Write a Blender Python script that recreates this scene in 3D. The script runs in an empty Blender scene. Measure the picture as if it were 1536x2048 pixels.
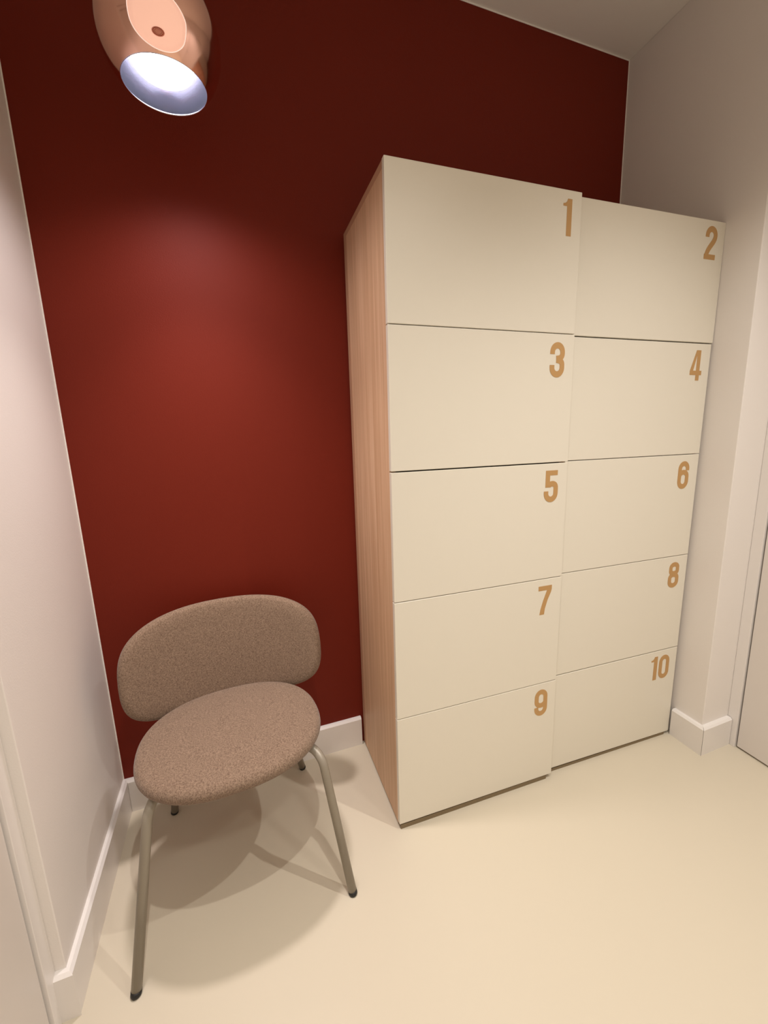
import bpy, bmesh, math
import numpy as np
from mathutils import Vector, Matrix

S = bpy.context.scene
C = S.collection
PI = math.pi

# ---------------------------------------------------------------- camera
F_PX = 834.6805
right = (0.0, 0.0, 0.0)
def rot(r):
    r = np.array(r); th = np.linalg.norm(r); k = r/th
    K = np.array([[0, -k[2], k[1]], [k[2], 0, -k[0]], [-k[1], k[0], 0]])
    return np.eye(3)+math.sin(th)*K+(1-math.cos(th))*K@K
CAM_R = rot([0.1804, -0.3509, -0.0655])@np.array([[1, 0, 0], [0, 0, -1], [0, 1, 0.]])
cam = bpy.data.objects.new('camera', bpy.data.cameras.new('camera'))
C.objects.link(cam)
cam.data.sensor_fit = 'HORIZONTAL'
cam.data.sensor_width = 36
cam.data.lens = F_PX/1536*36
cam.data.clip_start = 0.01
m = Matrix([list(CAM_R[0]), list(-CAM_R[1]), list(-CAM_R[2])]).transposed().to_4x4()
m.translation = Vector((-0.4057, -1.0629, 1.268))
cam.matrix_world = m
S.camera = cam

# ---------------------------------------------------------------- world, lights, exposure
S.view_settings.view_transform = 'Standard'
S.view_settings.look = 'None'
S.view_settings.gamma = 1
S.view_settings.use_curve_mapping = False
S.view_settings.exposure = 0.0
w = bpy.data.worlds.new('world'); S.world = w; w.use_nodes = True
w.node_tree.nodes['Background'].inputs[0].default_value = (1, 0.9, 0.8, 1)
w.node_tree.nodes['Background'].inputs[1].default_value = 0.02

def spot(name, loc, power, color, angle, blend, radius, target=None):
    l = bpy.data.lights.new(name, 'SPOT'); l.energy = power; l.color = color
    l.spot_size = math.radians(angle); l.spot_blend = blend; l.shadow_soft_size = radius
    o = bpy.data.objects.new(name, l); C.objects.link(o); o.location = loc
    if target is not None:
        o.rotation_euler = (Vector(target)-Vector(loc)).to_track_quat('-Z', 'Y').to_euler()
    return o
ZC = 2.6916
WARM = (1.0, 0.965, 0.925)
spot('added_fill_spot', (-0.235, -0.78, ZC-.012), 64, WARM, 102, 1.0, 0.016)
spot('added_fill_spot', (0.77, -0.84, ZC-.012), 93, WARM, 102, 1.0, 0.016)
spot('added_fill_spot', (-0.1, -1.75, ZC-.012), 56, WARM, 150, 1.0, 0.10)  # added fill behind the camera, brightens ceiling and cabinet fronts
spot('added_fill_spot', (0.75, -1.75, ZC-.012), 56, WARM, 150, 1.0, 0.10)  # second added fill spot, out of view
LX, LY, LZ, LR = -0.4597, 0.12, 2.128, 0.1240
spot('pendant_light', (LX, LY, LZ-.068), 47, (1.0, 0.91, 0.89), 84, 1.0, 0.05)
spot('pendant_light', (LX, LY, LZ-.068), 24, (1.0, 0.91, 0.94), 150, 1.0, 0.05)

# ---------------------------------------------------------------- materials
def srgb(r, g, b):
    f = lambda c: (c/12.92 if c <= .04045 else ((c+.055)/1.055)**2.4)
    return (f(r/255), f(g/255), f(b/255), 1)
def mat(name, col, rough=0.6, metal=0.0, bump=0.0, scale=200, var=0.0, spec=0.5, vscale=3.0):
    m = bpy.data.materials.new(name); m.use_nodes = True
    n = m.node_tree.nodes; l = m.node_tree.links; b = n['Principled BSDF']
    b.inputs['Base Color'].default_value = col
    b.inputs['Roughness'].default_value = rough
    b.inputs['Metallic'].default_value = metal
    b.inputs['Specular IOR Level'].default_value = spec
    tc = n.new('ShaderNodeTexCoord')
    if var:
        no = n.new('ShaderNodeTexNoise'); no.inputs['Scale'].default_value = vscale
        l.new(tc.outputs['Object'], no.inputs['Vector'])
        mx = n.new('ShaderNodeMix'); mx.data_type = 'RGBA'
        mx.inputs[6].default_value = tuple(c*(1-var) for c in col[:3])+(1,)
        mx.inputs[7].default_value = tuple(min(1, c*(1+var)) for c in col[:3])+(1,)
        l.new(no.outputs['Fac'], mx.inputs[0]); l.new(mx.outputs[2], b.inputs['Base Color'])
    if bump:
        no = n.new('ShaderNodeTexNoise'); no.inputs['Scale'].default_value = scale
        no.inputs['Detail'].default_value = 4
        l.new(tc.outputs['Object'], no.inputs['Vector'])
        bp = n.new('ShaderNodeBump'); bp.inputs['Strength'].default_value = bump
        bp.inputs['Distance'].default_value = 0.001
        l.new(no.outputs['Fac'], bp.inputs['Height']); l.new(bp.outputs[0], b.inputs['Normal'])
    return m
M_RED = mat('terracotta_red_paint', srgb(110, 31, 14), 0.6, bump=.25, scale=260, spec=.2)
M_WALL = mat('off_white_wall_paint', srgb(234, 227, 220), 0.55, bump=.2, scale=260, spec=.3)
M_CEIL = mat('off_white_ceiling_paint', srgb(242, 236, 228), 0.75, bump=.15, scale=260, spec=.2)
M_TRIM = mat('white_gloss_trim_paint', srgb(232, 226, 220), 0.22)
M_DOOR = mat('off_white_door_paint', srgb(222, 214, 206), 0.35)
M_FLOOR = mat('cream_cast_floor', srgb(206, 195, 174), 0.3, var=.02, vscale=2.0, spec=.35)
M_FRONT = mat('cream_lacquer', srgb(226, 219, 203), 0.32, spec=.4)
M_CARC = mat('brown_carcass_board', srgb(150, 128, 98), 0.5)  # plain brown board for the cabinet bottoms and backs
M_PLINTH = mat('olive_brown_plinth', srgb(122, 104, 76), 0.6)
M_GOLD = mat('ochre_gold_vinyl', srgb(192, 150, 96), 0.4, metal=0.2)
M_LEG = mat('beige_grey_powder_coat', srgb(146, 137, 122), 0.38, metal=0.2)
M_BLACK = mat('black_rubber', srgb(22, 20, 18), 0.5)
M_GAP = mat('dark_door_gap', srgb(30, 28, 28), 0.8)
M_WHITEPLY = mat('pale_seat_rim', srgb(170, 150, 128), 0.6)

def wood(name):
    m = bpy.data.materials.new(name); m.use_nodes = True
    n = m.node_tree.nodes; l = m.node_tree.links; b = n['Principled BSDF']
    tc = n.new('ShaderNodeTexCoord'); mp = n.new('ShaderNodeMapping')
    mp.inputs['Scale'].default_value = (34, 34, 0.9)
    no = n.new('ShaderNodeTexNoise'); no.inputs['Scale'].default_value = 1.6
    no.inputs['Detail'].default_value = 6; no.inputs['Roughness'].default_value = .62
    no.inputs['Distortion'].default_value = .25
    mp2 = n.new('ShaderNodeMapping'); mp2.inputs['Scale'].default_value = (220, 220, 3)
    no2 = n.new('ShaderNodeTexNoise'); no2.inputs['Scale'].default_value = 1.0
    cr = n.new('ShaderNodeValToRGB')
    cr.color_ramp.elements[0].position = .3; cr.color_ramp.elements[0].color = srgb(196, 156, 120)
    cr.color_ramp.elements[1].position = .72; cr.color_ramp.elements[1].color = srgb(224, 188, 154)
    ad = n.new('ShaderNodeMath'); ad.operation = 'MULTIPLY_ADD'; ad.inputs[1].default_value = .22
    l.new(tc.outputs['Object'], mp.inputs[0]); l.new(mp.outputs[0], no.inputs['Vector'])
    l.new(tc.outputs['Object'], mp2.inputs[0]); l.new(mp2.outputs[0], no2.inputs['Vector'])
    sb = n.new('ShaderNodeMath'); sb.operation = 'SUBTRACT'; sb.inputs[1].default_value = .5
    l.new(no2.outputs['Fac'], sb.inputs[0]); l.new(sb.outputs[0], ad.inputs[0])
    l.new(no.outputs['Fac'], ad.inputs[2]); l.new(ad.outputs[0], cr.inputs[0])
    l.new(cr.outputs[0], b.inputs['Base Color']); b.inputs['Roughness'].default_value = .5
    b.inputs['Specular IOR Level'].default_value = .3
    return m
M_WOOD = wood('light_oak_veneer')
M_WOODE = mat('oak_edge_band', srgb(186, 144, 114), 0.5)

def fabric(name):
    m = bpy.data.materials.new(name); m.use_nodes = True
    n = m.node_tree.nodes; l = m.node_tree.links; b = n['Principled BSDF']
    tc = n.new('ShaderNodeTexCoord')
    no = n.new('ShaderNodeTexNoise'); no.inputs['Scale'].default_value = 330
    no.inputs['Detail'].default_value = 3; no.inputs['Roughness'].default_value = .7
    cr = n.new('ShaderNodeValToRGB')
    cr.color_ramp.elements[0].position = .34; cr.color_ramp.elements[0].color = srgb(100, 80, 65)
    cr.color_ramp.elements[1].position = .68; cr.color_ramp.elements[1].color = srgb(152, 129, 109)
    l.new(tc.outputs['Object'], no.inputs['Vector']); l.new(no.outputs['Fac'], cr.inputs[0])
    l.new(cr.outputs[0], b.inputs['Base Color']); b.inputs['Roughness'].default_value = .95
    b.inputs['Specular IOR Level'].default_value = .1
    b.inputs['Sheen Weight'].default_value = .15
    bp = n.new('ShaderNodeBump'); bp.inputs['Strength'].default_value = .5
    bp.inputs['Distance'].default_value = .0012
    l.new(no.outputs['Fac'], bp.inputs['Height']); l.new(bp.outputs[0], b.inputs['Normal'])
    return m
M_FAB = fabric('grey_beige_felt')

# ---------------------------------------------------------------- helpers
def obj(name, bm, m, parent=None, smooth=False, bevel=0.0, seg=2):
    bmesh.ops.recalc_face_normals(bm, faces=bm.faces)
    me = bpy.data.meshes.new(name); bm.to_mesh(me); bm.free()
    me.materials.append(m)
    if smooth:
        for p in me.polygons: p.use_smooth = True
    o = bpy.data.objects.new(name, me); C.objects.link(o)
    if parent: o.parent = parent
    if bevel:
        b = o.modifiers.new('bevel', 'BEVEL'); b.width = bevel; b.segments = seg
        b.limit_method = 'ANGLE'; b.angle_limit = math.radians(40)
    return o
def prism(bm, pts, z0, z1, axis='z', f=None):
    """closed polygon pts (2-D) extruded between z0 and z1"""
    f = f or (lambda x, y, z: (x, y, z))
    a = [bm.verts.new(f(x, y, z0)) for x, y in pts]
    b = [bm.verts.new(f(x, y, z1)) for x, y in pts]
    n = len(pts)
    bm.faces.new(a[::-1]); bm.faces.new(b)
    for i in range(n): bm.faces.new((a[i], a[(i+1) % n], b[(i+1) % n], b[i]))
def box(bm, x0, x1, y0, y1, z0, z1, f=None):
    prism(bm, [(x0, y0), (x1, y0), (x1, y1), (x0, y1)], z0, z1, f=f)
def struct(name, bm, m, **k):
    par = k.get('parent')
    o = obj(name, bm, m, **k)
    if par is None: o['kind'] = 'structure'
    return o
def thing(name, label, cat, loc=(0, 0, 0), group=None):
    o = bpy.data.objects.new(name, None); C.objects.link(o); o.location = loc
    o.empty_display_size = .1
    o['label'] = label; o['category'] = cat
    if group: o['group'] = group
    return o
def poly(name, polys, m, z0, z1, **k):
    bm = bmesh.new()
    for p in polys: prism(bm, p, z0, z1)
    return struct(name, bm, m, **k)

# ---------------------------------------------------------------- room shell
YB = 0.427                       # red wall face
XL = -0.853                      # left wall face
YFR = -2.45                      # wall behind the camera
XR = lambda y: 1.240+0.048*(y-.427)
YLc, YRc = -0.1263, -0.135       # ends of the two side walls
XLD, XRDc = -0.879, 1.366        # planes of the side doors
XRD = lambda y: XRDc+0.0624*(y+.16)
T = 0.12
poly('floor', [[(-1.4, YFR-T), (2.0, YFR-T), (2.0, YB+T), (-1.4, YB+T)]], M_FLOOR, -.1, 0)
poly('ceiling', [[(-1.4, YFR-T), (2.0, YFR-T), (2.0, YB+T), (-1.4, YB+T)]], M_CEIL, ZC, ZC+.1)
poly('wall_back', [[(-1.4, YB), (2.0, YB), (2.0, YB+T), (-1.4, YB+T)]], M_RED, 0, ZC)
poly('wall_front', [[(-1.4, YFR-T), (2.0, YFR-T), (2.0, YFR), (-1.4, YFR)]], M_WALL, 0, ZC)
DY0, DH = -1.06, 2.12       # door leaf along y
GAPW = 0.005
# left wall: stub against the red wall, then the thinner door wall (with its opening)
o = poly('wall_left', [[(-1.4, YLc), (XL, YLc), (XL, YB), (-1.4, YB)]], M_WALL, 0, ZC, bevel=.002)
bm = bmesh.new()
box(bm, XLD-T, XLD, YFR, DY0-.04, 0, ZC)
box(bm, XLD-T, XLD, DY0-.04, YLc, DH+.045, ZC)
struct('wall_left', bm, M_WALL)
o = poly('wall_right', [[(XR(YRc), YRc), (2.0, YRc), (2.0, YB), (XR(YB), YB)]], M_WALL, 0, ZC, bevel=.002)
sh = lambda d: (lambda x, y, z: (XRD(y)+d+x, y, z))
bm = bmesh.new()
box(bm, 0, T, YFR, DY0-.04, 0, ZC, f=sh(0))
box(bm, 0, T, DY0-.04, YRc, DH+.045, ZC, f=sh(0))
struct('wall_right', bm, M_WALL)

# baseboards
def bb_prof(th, h, ch=.009):
    return [(0, 0), (th, 0), (th, h-ch), (th-ch*.9, h), (0, h)]
def run(bm, p0, p1, n, th, h, m0=0., m1=0., ch=.007):
    """baseboard from p0 to p1 on the wall face; n = unit normal into room; m0/m1: mitre (extends the outer edge)"""
    p0 = Vector(p0+(0,)); p1 = Vector(p1+(0,)); n = Vector(n+(0,)); d = (p1-p0).normalized()
    A = []; B = []
    for t, z in bb_prof(th, h, ch):
        A.append(bm.verts.new(p0+n*t-d*(m0*t)+Vector((0, 0, z))))
        B.append(bm.verts.new(p1+n*t+d*(m1*t)+Vector((0, 0, z))))
    k = len(A); bm.faces.new(A); bm.faces.new(B[::-1])
    for i in range(k): bm.faces.new((A[i], B[i], B[(i+1) % k], A[(i+1) % k]))
HB = 0.1225
bm = bmesh.new(); run(bm, (XL, YB), (0.002, YB), (0, -1), .0165, HB, m0=-1)
struct('baseboard_back', bm, M_TRIM)
bm = bmesh.new()
run(bm, (XL, YB), (XL, YLc), (1, 0), .0145, HB, m0=-1, m1=1)
run(bm, (XL, YLc), (XLD+.0015, YLc), (0, -1), .0165, HB, m0=1, m1=0)
struct('baseboard_left', bm, M_TRIM)
HB2 = 0.1165
bm = bmesh.new()
nr = Vector((-1, .048)).normalized()
run(bm, (XR(-.026), -.026), (XR(YRc), YRc), (nr.x, nr.y), .0185, HB2, m0=0, m1=1.03)
run(bm, (XR(YRc), YRc), (XRD(YRc)-.009, YRc), (0, -1), .0190, HB2, m0=.97, m1=0)
struct('baseboard_right', bm, M_TRIM)
# thin unpainted margins round the red wall
bm = bmesh.new()
box(bm, XL, XL+.0035, YB-.0012, YB, HB, ZC)
box(bm, XR(YB)-.0040, XR(YB), YB-.0012, YB, 1.95, ZC)
box(bm, XL+.0035, XR(YB)-.004, YB-.0012, YB, ZC-.0040, ZC)
struct('trim_1', bm, M_CEIL)
# doors in the side walls
def side_door(idx, side):
    sg = 1 if side == 'left' else -1
    DY1 = -.166 if side == 'left' else -.172
    base = (lambda y: XLD) if side == 'left' else XRD
    g = lambda x, y, z: (base(y)+sg*x, y, z)
    yc = YLc-.0005 if side == 'left' else YRc-.0005
    bm = bmesh.new()                                  # casing
    box(bm, -.05, .006, DY1, yc, 0, DH+.04, f=g)
    box(bm, -.05, .006, DY0-.04, DY0, 0, DH+.04, f=g)
    box(bm, -.05, .006, DY0, DY1, DH, DH+.04, f=g)
    struct('trim_%d' % (idx+1), bm, M_TRIM, bevel=.0012)
    bm = bmesh.new()                                  # leaf
    box(bm, -.042, -.001, DY0+GAPW, DY1-GAPW, .007, DH-GAPW, f=g)
    d = struct('door_%d' % idx, bm, M_DOOR, bevel=.001)
    # lever handle near the camera side
    bm = bmesh.new()
    hy = DY0+.07
    box(bm, -.001, .007, hy-.02, hy+.02, .96, 1.12, f=g)
    box(bm, .007, .045, hy-.008, hy+.008, 1.042, 1.058, f=g)
    box(bm, .037, .052, hy-.008, hy+.12, 1.042, 1.058, f=g)
    obj('door_handle', bm, M_STEEL, d, bevel=.003)
    bm = bmesh.new(); box(bm, -.049, -.044, DY0, DY1, 0, DH, f=g)
    obj('door_backing', bm, M_GAP, d)
M_STEEL = mat('brushed_steel', srgb(190, 188, 184), 0.3, metal=1)
side_door(1, 'left'); side_door(2, 'right')

# ---------------------------------------------------------------- numbers
def arc(cx, cy, rx, ry, a0, a1, n=18):
    return [(cx+rx*math.cos(math.radians(a0+(a1-a0)*i/n)), cy+ry*math.sin(math.radians(a0+(a1-a0)*i/n))) for i in range(n+1)]
def bez(p0, p1, p2, p3, n=14):
    o = []
    for i in range(n+1):
        t = i/n; a = (1-t)**3; b = 3*t*(1-t)**2; c = 3*t*t*(1-t); d = t**3
        o.append((a*p0[0]+b*p1[0]+c*p2[0]+d*p3[0], a*p0[1]+b*p1[1]+c*p2[1]+d*p3[1]))
    return o
def ribbon(path, w):
    P = [Vector(p) for p in path]
    Q = [P[0]]
    for p in P[1:]:
        if (p-Q[-1]).length > 1e-5: Q.append(p)
    P = Q; L = []; R = []
    for i, p in enumerate(P):
        a = (P[i]-P[i-1]).normalized() if i > 0 else None
        b = (P[i+1]-P[i]).normalized() if i < len(P)-1 else None
        t = ((a or b)+(b or a)).normalized()
        n = Vector((-t.y, t.x)); k = 1.0
        if a and b: k = 1/max(.5, n.dot(Vector((-a.y, a.x))))
        L.append(p+n*w/2*k); R.append(p-n*w/2*k)
    return L, R
Wd, t_ = .56, .175
xl, xr = t_/2, Wd-t_/2
R_ = (xr-xl)/2; xc = (xl+xr)/2; yt = 1-t_/2-R_; yb = t_/2+R_
GL = {
 '0': ([('r', arc(xc, yt, R_, R_, 180, 0)+arc(xc, yb, R_, R_, 0, -180)+[(xl, yt)])], Wd),
 '1': ([('p', [(0, .80), (0, .865), (.07, .875), (.14, .92), (.17, 1), (.34, 1), (.34, 0), (.15, 0), (.15, .80)])], .34),
 '2': ([('r', [(xl, .665)]+arc(xc, yt, R_, R_, 180, 0)+bez((xr, yt), (xr, .50), (xl+.02, .36), (xl+.02, .06))), ('p', [(0, 0), (Wd-.02, 0), (Wd-.02, .155), (0, .155)])], Wd),
 '3': ([('r', [(xl, .66)]+arc(xc, yt, R_, R_, 180, 0)+[(xr, .69)]+bez((xr, .69), (xr, .56), (.36, .535), (.24, .53))),
        ('r', bez((.24, .50), (.36, .50), (xr, .47), (xr, .36))+arc(xc, yb, R_, R_, 0, -180)+[(xl, .35)])], Wd),
 '4': ([('p', [(.30, 0), (.475, 0), (.475, 1), (.30, 1)]), ('p', [(0, .18), (.58, .18), (.58, .325), (0, .325)]), ('p', [(0, .325), (.155, .325), (.302, .86), (.302, 1), (.255, 1)])], .58),
 '5': ([('p', [(.05, .845), (.53, .845), (.53, 1), (.05, 1)]), ('p', [(.05, .47), (.225, .47), (.225, .85), (.05, .85)]),
        ('r', bez((.17, .50), (.2, .60), (xr, .63), (xr, .45))+arc(xc, yb, R_, R_, 0, -180)+[(xl, .35)])], Wd),
 '6': ([('r', [(xr, .665)]+arc(xc, yt, R_, R_, 0, 180)+arc(xc, yb, R_, R_, 180, 360)+arc(xc, .44, R_, R_*.85, 0, 170))], Wd),
 '7': ([('p', [(0, .845), (Wd, .845), (Wd, 1), (0, 1)]), ('p', [(.08, 0), (.275, 0), (.30, .2), (.40, .5), (.53, .76), (Wd, .86), (.37, .86), (.22, .5), (.12, .2)])], Wd),
 '8': ([('r', [(xc-R_+.015, .70)]+arc(xc, .79, R_-.015, .125, 180, 0)+[(xc+R_-.015, .70)]+arc(xc, .665, R_-.015, .10, 0, -180)+[(xc-R_+.015, .70)]),
        ('r', [(xl, .30)]+arc(xc, .37, R_, .14, 180, 0)+[(xr, .30)]+arc(xc, t_/2+.15, R_, .15, 0, -180)+[(xl, .30)])], Wd),
}
s6 = GL['6'][0][0][1]
GL['9'] = ([('r', [(Wd-x, 1-y) for x, y in s6])], Wd)
def number(txt, H, f, parent):
    """flat cut-vinyl numeral; f maps (s from right edge, height, out) to space; right-aligned at 0"""
    widths = [GL[c][1] for c in txt]; gap = .10
    tot = sum(widths)+gap*(len(txt)-1)
    x = -tot; bm = bmesh.new(); lay = 0
    for c in txt:
        for kind, pts in GL[c][0]:
            o0, o1 = 0.0001, .0006+lay*.00006; lay += 1
            if kind == 'p':
                prism(bm, [((x+u)*H, v*H) for u, v in pts], o0, o1, f=f)
            else:
                L, R = ribbon(pts, t_)
                zs = [lay*.00006+.00022*i/len(L) for i in range(len(L))]
                va = [[bm.verts.new(f((x+p.x)*H, p.y*H, o if o == o0 else .0006+zs[i_])) for i_, p in enumerate(side)] for side in (L, R) for o in (o0, o1)]
                l0, l1, r0, r1 = va
                for i in range(len(L)-1):
                    for a, b in ((l1, r1), (r0, l0), (l0, l1), (r1, r0)):
                        bm.faces.new((a[i], a[i+1], b[i+1], b[i]))
                bm.faces.new((l0[0], l1[0], r1[0], r0[0])); bm.faces.new((l0[-1], r0[-1], r1[-1], l1[-1]))
        x += GL[c][1]+gap
    o = obj('number', bm, M_GOLD, parent)
    o['label'] = 'ochre gold numeral %s' % txt
    return o

# ---------------------------------------------------------------- cabinets
def cabinet(x0, y0, th, ti, tz, zb, p, W, nums, label, depth=.4185, gaps=None):
    t = thing('storage_cabinet', label, 'cabinet', (x0, y0, 0), 'five-door locker cabinets standing side by side')
    c, s = math.cos(th), math.sin(th)
    f = lambda x, y, z: (x*c-y*s+ti*z, x*s+y*c, z)
    TH = .0165
    top = zb+5*p-.0025
    # carcass: sides, top, bottom, back in separate parts
    sd = .018
    for i, (xa, xb) in enumerate(((.0015, .0015+sd), (W-sd-.0015, W-.0015))):
        bm = bmesh.new(); box(bm, xa, xb, TH+.0015, depth, 0.009, top, f=f)
        obj('side_panel', bm, M_WOOD, t, bevel=.0006)
    bm = bmesh.new(); box(bm, .0015+sd, W-.0015-sd, TH+.003, depth, top-.018, top, f=f); obj('top_panel', bm, M_FRONT, t)
    bm = bmesh.new(); box(bm, .0015+sd, W-.0015-sd, TH+.003, depth, .014, .032, f=f); obj('bottom_panel', bm, M_CARC, t)
    bm = bmesh.new(); box(bm, .0015+sd, W-.0015-sd, depth-.008, depth, .032, top-.018, f=f); obj('back_panel', bm, M_CARC, t)
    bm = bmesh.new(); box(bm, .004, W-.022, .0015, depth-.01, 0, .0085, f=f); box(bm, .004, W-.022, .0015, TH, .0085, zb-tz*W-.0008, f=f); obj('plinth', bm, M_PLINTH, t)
    # edge bands framing the visible side
    bm = bmesh.new()
    box(bm, .0008, .0016, TH+.0015, depth, top-.017, top, f=f)
    box(bm, .0008, .0016, depth-.030, depth, .009, top-.017, f=f)
    obj('edge_band', bm, M_WOODE, t)
    for i, n in enumerate(nums):
        z1 = zb+(5-i)*p; z0 = z1-p
        g = .0011
        bm = bmesh.new()
        fd = lambda x, y, z: f(x, y, z-tz*x)
        ga = (gaps or {}).get(n, 0)
        dx = SHIFT.get(n, 0)
        box(bm, dx, W+dx, 0, TH, z0+g, z1-g-ga, f=fd)
        d = obj('door', bm, M_FRONT, t, bevel=.0016, seg=3)
        H = .095 if n == '1' else .1005
        fr = lambda u, v, o: fd(W-EDGE[n]+u*.94, -o, z1-TOPG.get(n, .0245)-H+v)
        number(n, H, fr, d)
    return t
EDGE = {'1': .034, '3': .034, '5': .035, '7': .039, '9': .035, '2': .030, '4': .036, '6': .043, '8': .038, '10': .038}
TOPG = {'2': .0185, '1': .0235}
SHIFT = {'2': .005}
cabinet(-.0006, 0.0, -.0275, .0055, .0050, .0188, .3808, .5962, ['1', '3', '5', '7', '9'],
        'cream cabinet with light oak side, doors numbered 1 3 5 7 9', gaps={'5': .0015})
cabinet(.6000, .0035, -.0380, .0075, .0060, .0148, .3812, .5995, ['2', '4', '6', '8', '10'],
        'cream cabinet beside the right wall, doors numbered 2 4 6 8 10', gaps={'4': .0015, '10': .001})

# ---------------------------------------------------------------- chair
def sup(a, b, n, t):
    c, s = math.cos(t), math.sin(t)
    return a*math.copysign(abs(c)**(2/n), c), b*math.copysign(abs(s)**(2/n), s)
def pad(bm, a, b, n, th, f, dome=.008, NT=96, lip=0.45):
    """cushion: outline superellipse, rounded rim; f(u, v, w) places it (w = thickness direction)"""
    rings = []
    r = th/2
    prof = []
    for k in range(0, 9): prof.append((k/8*.86, r+dome*(1-(k/8*.86)**2)**.9 if k else r+dome))
    for k in range(1, 13):
        ang = PI/2-PI*k/12
        prof.append((None, ang))
    for k in range(0, 5): prof.append((.86*(1-k/4), -r))
    inset = r
    for rad, h in prof:
        ring = []
        if rad is None:
            ang = h
            for i in range(NT):
                t = 2*PI*i/NT; x, y = sup(1, 1, n, t)
                ex, ey = x*(a-r), y*(b-r)
                nx, ny = x/a, y/b; q = math.hypot(nx, ny) or 1
                ring.append((ex+nx/q*r*math.cos(ang), ey+ny/q*r*math.cos(ang), r*math.sin(ang)+(dome*(1-.97**2)**.9)*max(0, math.sin(ang))))
        else:
            for i in range(NT):
                t = 2*PI*i/NT; x, y = sup(1, 1, n, t)
                ring.append((x*(a-r)*rad, y*(b-r)*rad, h))
        rings.append(ring)
    prev = None
    for ring in rings:
        if max(abs(p[0])+abs(p[1]) for p in ring) < 1e-6:
            v = [bm.verts.new(f(*ring[0]))]
        else: v = [bm.verts.new(f(*p)) for p in ring]
        if prev:
            if len(prev) == 1:
                for i in range(NT): bm.faces.new((prev[0], v[i], v[(i+1) % NT]))
            elif len(v) == 1:
                for i in range(NT): bm.faces.new((prev[i], v[0], prev[(i+1) % NT]))
            else:
                for i in range(NT): bm.faces.new((prev[i], v[i], v[(i+1) % NT], prev[(i+1) % NT]))
        prev = v
def smooth_path(pts, rad, n=8):
    """polyline with rounded corners"""
    P = [Vector(p) for p in pts]; out = [P[0]]
    for i in range(1, len(P)-1):
        a = (P[i-1]-P[i]); b = (P[i+1]-P[i]); r = min(rad, a.length*.48, b.length*.48)
        s, e = P[i]+a.normalized()*r, P[i]+b.normalized()*r
        for k in range(n+1):
            t = k/n; out.append(s*(1-t)**2+P[i]*2*t*(1-t)+e*t*t)
    out.append(P[-1]); return out
def tube(bm, pts, r, n=20, radii=None, flat=None):
    P = [Vector(p) for p in pts]; prev = None; up = Vector((0.13, .97, .2)).normalized(); caps = []
    for i, p in enumerate(P):
        d = (P[min(i+1, len(P)-1)]-P[max(i-1, 0)]).normalized()
        u = (up-d*up.dot(d)).normalized(); up = u; v = d.cross(u)
        rr = radii[i] if radii else r
        ring = [bm.verts.new(p+u*rr*math.cos(2*PI*k/n)+v*rr*math.sin(2*PI*k/n)) for k in range(n)]
        if prev:
            for k in range(n): bm.faces.new((prev[k], prev[(k+1) % n], ring[(k+1) % n], ring[k]))
        else: caps.append(ring[::-1])
        prev = ring
    caps.append(prev)
    for c_ in caps: bm.faces.new(c_)
CX, CY = -0.469, 0.083
ch = thing('lounge_chair', 'low padded chair in grey-beige felt with splayed beige metal legs', 'chair', (CX, CY, 0))
K = .0747
def seat_f(u, v, w, z0=.441):
    c, s = math.cos(K), math.sin(K)
    dip = .010*(1-(u/.25)**2)*0
    return (u*c-v*s, u*s+v*c, z0+w)
bm = bmesh.new(); pad(bm, .2455, .2140, 2.35, .040, seat_f, dome=.010)
seat = obj('seat', bm, M_FAB, ch, smooth=True)
bm = bmesh.new(); pad(bm, .220, .190, 2.35, .012, lambda u, v, w: seat_f(u, v, w, .4165), dome=0)
obj('seat_shell', bm, M_WHITEPLY, ch, smooth=True)
# backrest: pad bent round the sitter
BX, BY, BZ, BA, BB, BW, BR_, BK, BN = -.4744, .326, .583, .2905, .1650, .112, .15, .045, 3.4
def back_f(u, v, w):
    y = -BW*(u/BA)**2+BR_*v
    nx, ny = 2*BW*u/BA**2, 1.0; q = math.hypot(nx, ny)
    X = u-nx/q*w; Y = y-w*ny/q; Z = v+w*BR_
    X -= 0
    c, s = math.cos(BK), math.sin(BK)
    return (BX-CX+X*c-Y*s, BY-CY+X*s+Y*c, BZ+Z)
bm = bmesh.new(); pad(bm, BA, BB, BN, .034, back_f, dome=.004, NT=128)
obj('backrest', bm, M_FAB, ch, smooth=True)
def leg(foot, knee, top, inner, r=.0118):
    foot = Vector(foot); knee = Vector(knee)
    d = (knee-foot).normalized()
    a = foot+d*(.010)
    pts = smooth_path([a, knee, top, inner], .05)
    off = Vector((CX, CY, 0))
    bm = bmesh.new(); tube(bm, [p-off for p in pts], r)
    o = obj('leg', bm, M_LEG, ch, smooth=True)
    bm = bmesh.new()
    q = [foot-off+Vector((0, 0, 0)), foot-off+Vector((0, 0, .002))+d*.001, foot-off+d*.013]
    tube(bm, q, r, radii=[r*.86, r*1.02, r*1.03])
    cp = obj('foot_cap', bm, M_BLACK, o, smooth=True)
    cp['label'] = 'black rubber foot cap'
leg((-.727, -.150, 0), (-.669, -.062, .392), (-.652, -.035, .414), (-.53, .05, .417))
leg((-.195, -.128, 0), (-.244, -.060, .392), (-.262, -.030, .414), (-.40, .06, .417))
leg((-.698, .351, 0), (-.640, .262, .392), (-.615, .235, .414), (-.53, .13, .417))
leg((-.252, .378, 0), (-.325, .280, .392), (-.340, .255, .414), (-.42, .14, .417))
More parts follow.
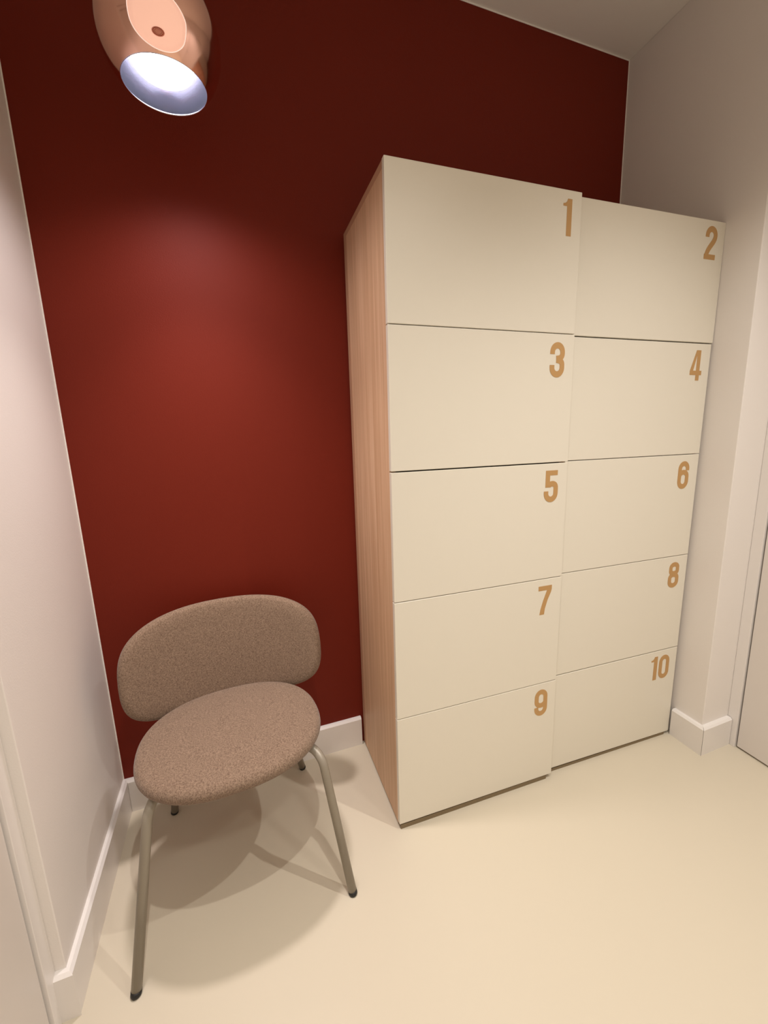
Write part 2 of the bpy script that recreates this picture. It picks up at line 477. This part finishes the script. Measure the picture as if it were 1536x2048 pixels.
# back supports under the backrest and seat frame
bm = bmesh.new()
off = Vector((CX, CY, 0))
for sx in (-1, 1):
    pts = smooth_path([(CX+sx*.09, .08, .414), (CX+sx*.10, .335, .414), (CX+sx*.10, .372, .56)], .04)
    tube(bm, [p-off for p in pts], .009)
tube(bm, [Vector((CX-.14, .085, .414))-off, Vector((CX+.14, .105, .414))-off], .009)
obj('seat_frame', bm, M_LEG, ch, smooth=True)

# ---------------------------------------------------------------- pendant lamp
def lathe(bm, prof, n=96, closed=False):
    prev = None
    for r, z in prof:
        ring = [bm.verts.new((r*math.cos(2*PI*k/n), r*math.sin(2*PI*k/n), z)) for k in range(n)] if r > 1e-6 else [bm.verts.new((0, 0, z))]
        if prev:
            if len(prev) == 1 and len(ring) > 1:
                for k in range(n): bm.faces.new((prev[0], ring[k], ring[(k+1) % n]))
            elif len(ring) == 1:
                for k in range(n): bm.faces.new((prev[k], ring[0], prev[(k+1) % n]))
            else:
                for k in range(n): bm.faces.new((prev[k], ring[k], ring[(k+1) % n], prev[(k+1) % n]))
        prev = ring
def glow(name, col, strength):
    m = bpy.data.materials.new(name); m.use_nodes = True
    n = m.node_tree.nodes; b = n['Principled BSDF']
    b.inputs['Base Color'].default_value = (.9, .9, .9, 1)
    b.inputs['Emission Color'].default_value = col
    b.inputs['Emission Strength'].default_value = strength
    return m
M_COPPER = mat('polished_copper', srgb(240, 192, 176), 0.12, metal=1)
M_SILVER = mat('silvered_reflector', srgb(214, 214, 226), 0.2, metal=1)
M_BULB = glow('glowing_bulb', (1.0, .98, .98, 1), 6.5)
M_DISC = glow('pink_emissive_disc', (.95, .53, .39, 1), .62)  # pink emission gives the disc on the shade its brightness
M_DISC.node_tree.nodes['Principled BSDF'].inputs['Base Color'].default_value = (.75, .45, .34, 1)
M_RIM = glow('pale_emissive_rim', (1, .66, .55, 1), .6)  # pale border of the disc, emissive as well
M_RING = mat('dark_copper_ring', srgb(206, 136, 116), 0.35, metal=.8)
CUT_N = Vector((.0282, -.9266, -.3750)).normalized()
lamp = thing('pendant_lamp', 'round polished copper pendant lamp, lit, hanging above the chair', 'lamp', (LX, LY, LZ))
HO = LR*math.sin(math.radians(-45.3))
a0 = math.radians(-45.3)
bm = bmesh.new()
lathe(bm, [(LR*math.cos(a0+(math.radians(86)-a0)*k/60), LR*math.sin(a0+(math.radians(86)-a0)*k/60)) for k in range(61)])
obj('lamp_shade', bm, M_COPPER, lamp, smooth=True)
ri = LR-.0025
bm = bmesh.new()
lathe(bm, [(LR*math.cos(a0), LR*math.sin(a0)), (LR*math.cos(a0)-.001, LR*math.sin(a0)-.001)]+[(ri*math.cos(a0+(math.radians(89)-a0)*k/60), ri*math.sin(a0+(math.radians(89)-a0)*k/60)) for k in range(61)])
obj('reflector', bm, M_SILVER, lamp, smooth=True)
# pink disc on the shade, glow put into its material, plus a ring
fu = Vector((1, 0, 0)) - CUT_N*CUT_N.x; fu.normalize(); fv = CUT_N.cross(fu)
# outline of the disc in the plane tangent to the shade, laid back on the sphere
WO = [(-.448, .127), (-.455, .019), (-.438, -.105), (-.382, -.208), (-.293, -.287), (-.195, -.340), (-.080, -.376), (.045, -.390),
      (.180, -.378), (.300, -.330), (.400, -.240), (.452, -.100), (.470, .043), (.425, .148), (.345, .240), (.230, .320), (.09, .375),
      (-.07, .395), (-.22, .365), (-.34, .290), (-.415, .205)]
def smooth_closed(P, k=6):
    out = []; n = len(P)
    for i in range(n):
        p0, p1, p2, p3 = [Vector(P[(i+j-1) % n]) for j in range(4)]
        for q_ in range(k):
            t = q_/k
            out.append(.5*((2*p1)+(p2-p0)*t+(2*p0-5*p1+4*p2-p3)*t*t+(3*p1-p0-3*p2+p3)*t**3))
    return out
WS = smooth_closed(WO)
def on_shade(g, h):
    return (CUT_N+fu*g[0]+fv*g[1]).normalized()*(LR+h)
def shade_rings(bm, rings):
    prev = None
    for sc, h in rings:
        ring = [bm.verts.new(on_shade(p*sc, h)) for p in WS] if sc > 0 else [bm.verts.new(on_shade((0, 0), h))]
        n = len(WS)
        if prev:
            if len(prev) == 1:
                for k in range(n): bm.faces.new((prev[0], ring[k], ring[(k+1) % n]))
            elif len(ring) == 1:
                for k in range(n): bm.faces.new((prev[k], ring[0], prev[(k+1) % n]))
            else:
                for k in range(n): bm.faces.new((prev[k], ring[k], ring[(k+1) % n], prev[(k+1) % n]))
        prev = ring
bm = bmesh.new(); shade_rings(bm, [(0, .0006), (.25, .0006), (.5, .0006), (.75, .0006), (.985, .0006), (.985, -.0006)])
disc_obj = obj('glow_disc', bm, M_DISC, lamp, smooth=True); disc_obj['label'] = 'pale glowing pink round disc'
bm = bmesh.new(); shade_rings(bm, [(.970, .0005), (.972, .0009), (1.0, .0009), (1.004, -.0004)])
obj('disc_rim', bm, M_RIM, lamp)
RN = Vector((.021, -.855, -.518)).normalized()
ru = (Vector((1, 0, 0))-RN*RN.x).normalized(); rv = RN.cross(ru)
bm = bmesh.new(); prev = None
for r_, h in [(0, .0013), (.0050, .0013), (.0058, .0022), (.0072, .0022), (.0078, .0014), (.0086, .0022), (.0097, .0022), (.0102, .0002)]:
    ring = [bm.verts.new(RN*(LR+h-r_*r_/2/LR)+ru*r_*1.15*math.cos(2*PI*k/48)+rv*r_*.66*math.sin(2*PI*k/48)) for k in range(48)] if r_ else [bm.verts.new(RN*(LR+h))]
    if prev:
        for k in range(48):
            bm.faces.new((prev[0], ring[k], ring[(k+1) % 48]) if len(prev) == 1 else (prev[k], ring[k], ring[(k+1) % 48], prev[(k+1) % 48]))
    prev = ring
obj('disc_ring', bm, M_RING, disc_obj)
bm = bmesh.new()
lathe(bm, [(0, -.062), (.025, -.0615), (.045, -.060), (.057, -.057), (.0625, -.051), (.063, -.042), (.045, .010), (.024, .05), (0, .05)], 64)
obj('bulb', bm, M_BULB, lamp, smooth=True)
bm = bmesh.new(); lathe(bm, [(0, .10), (.018, .10), (.018, .046), (0, .046)], 32); obj('bulb_socket', bm, M_SILVER, lamp, smooth=False)
bm = bmesh.new(); lathe(bm, [(0, LR+.028), (.012, LR+.028), (.016, LR+.004), (.016, LR-.006), (0, LR-.006)], 32); obj('cord_cap', bm, M_COPPER, lamp, smooth=False)
bm = bmesh.new(); tube(bm, [(0, 0, LR+.024), (0, 0, ZC-LZ-.02)], .003, 12); obj('cord', bm, M_BLACK, lamp)
bm = bmesh.new(); lathe(bm, [(0, ZC-LZ), (.05, ZC-LZ), (.05, ZC-LZ-.022), (0, ZC-LZ-.024)], 48); obj('ceiling_rose', bm, M_COPPER, lamp)
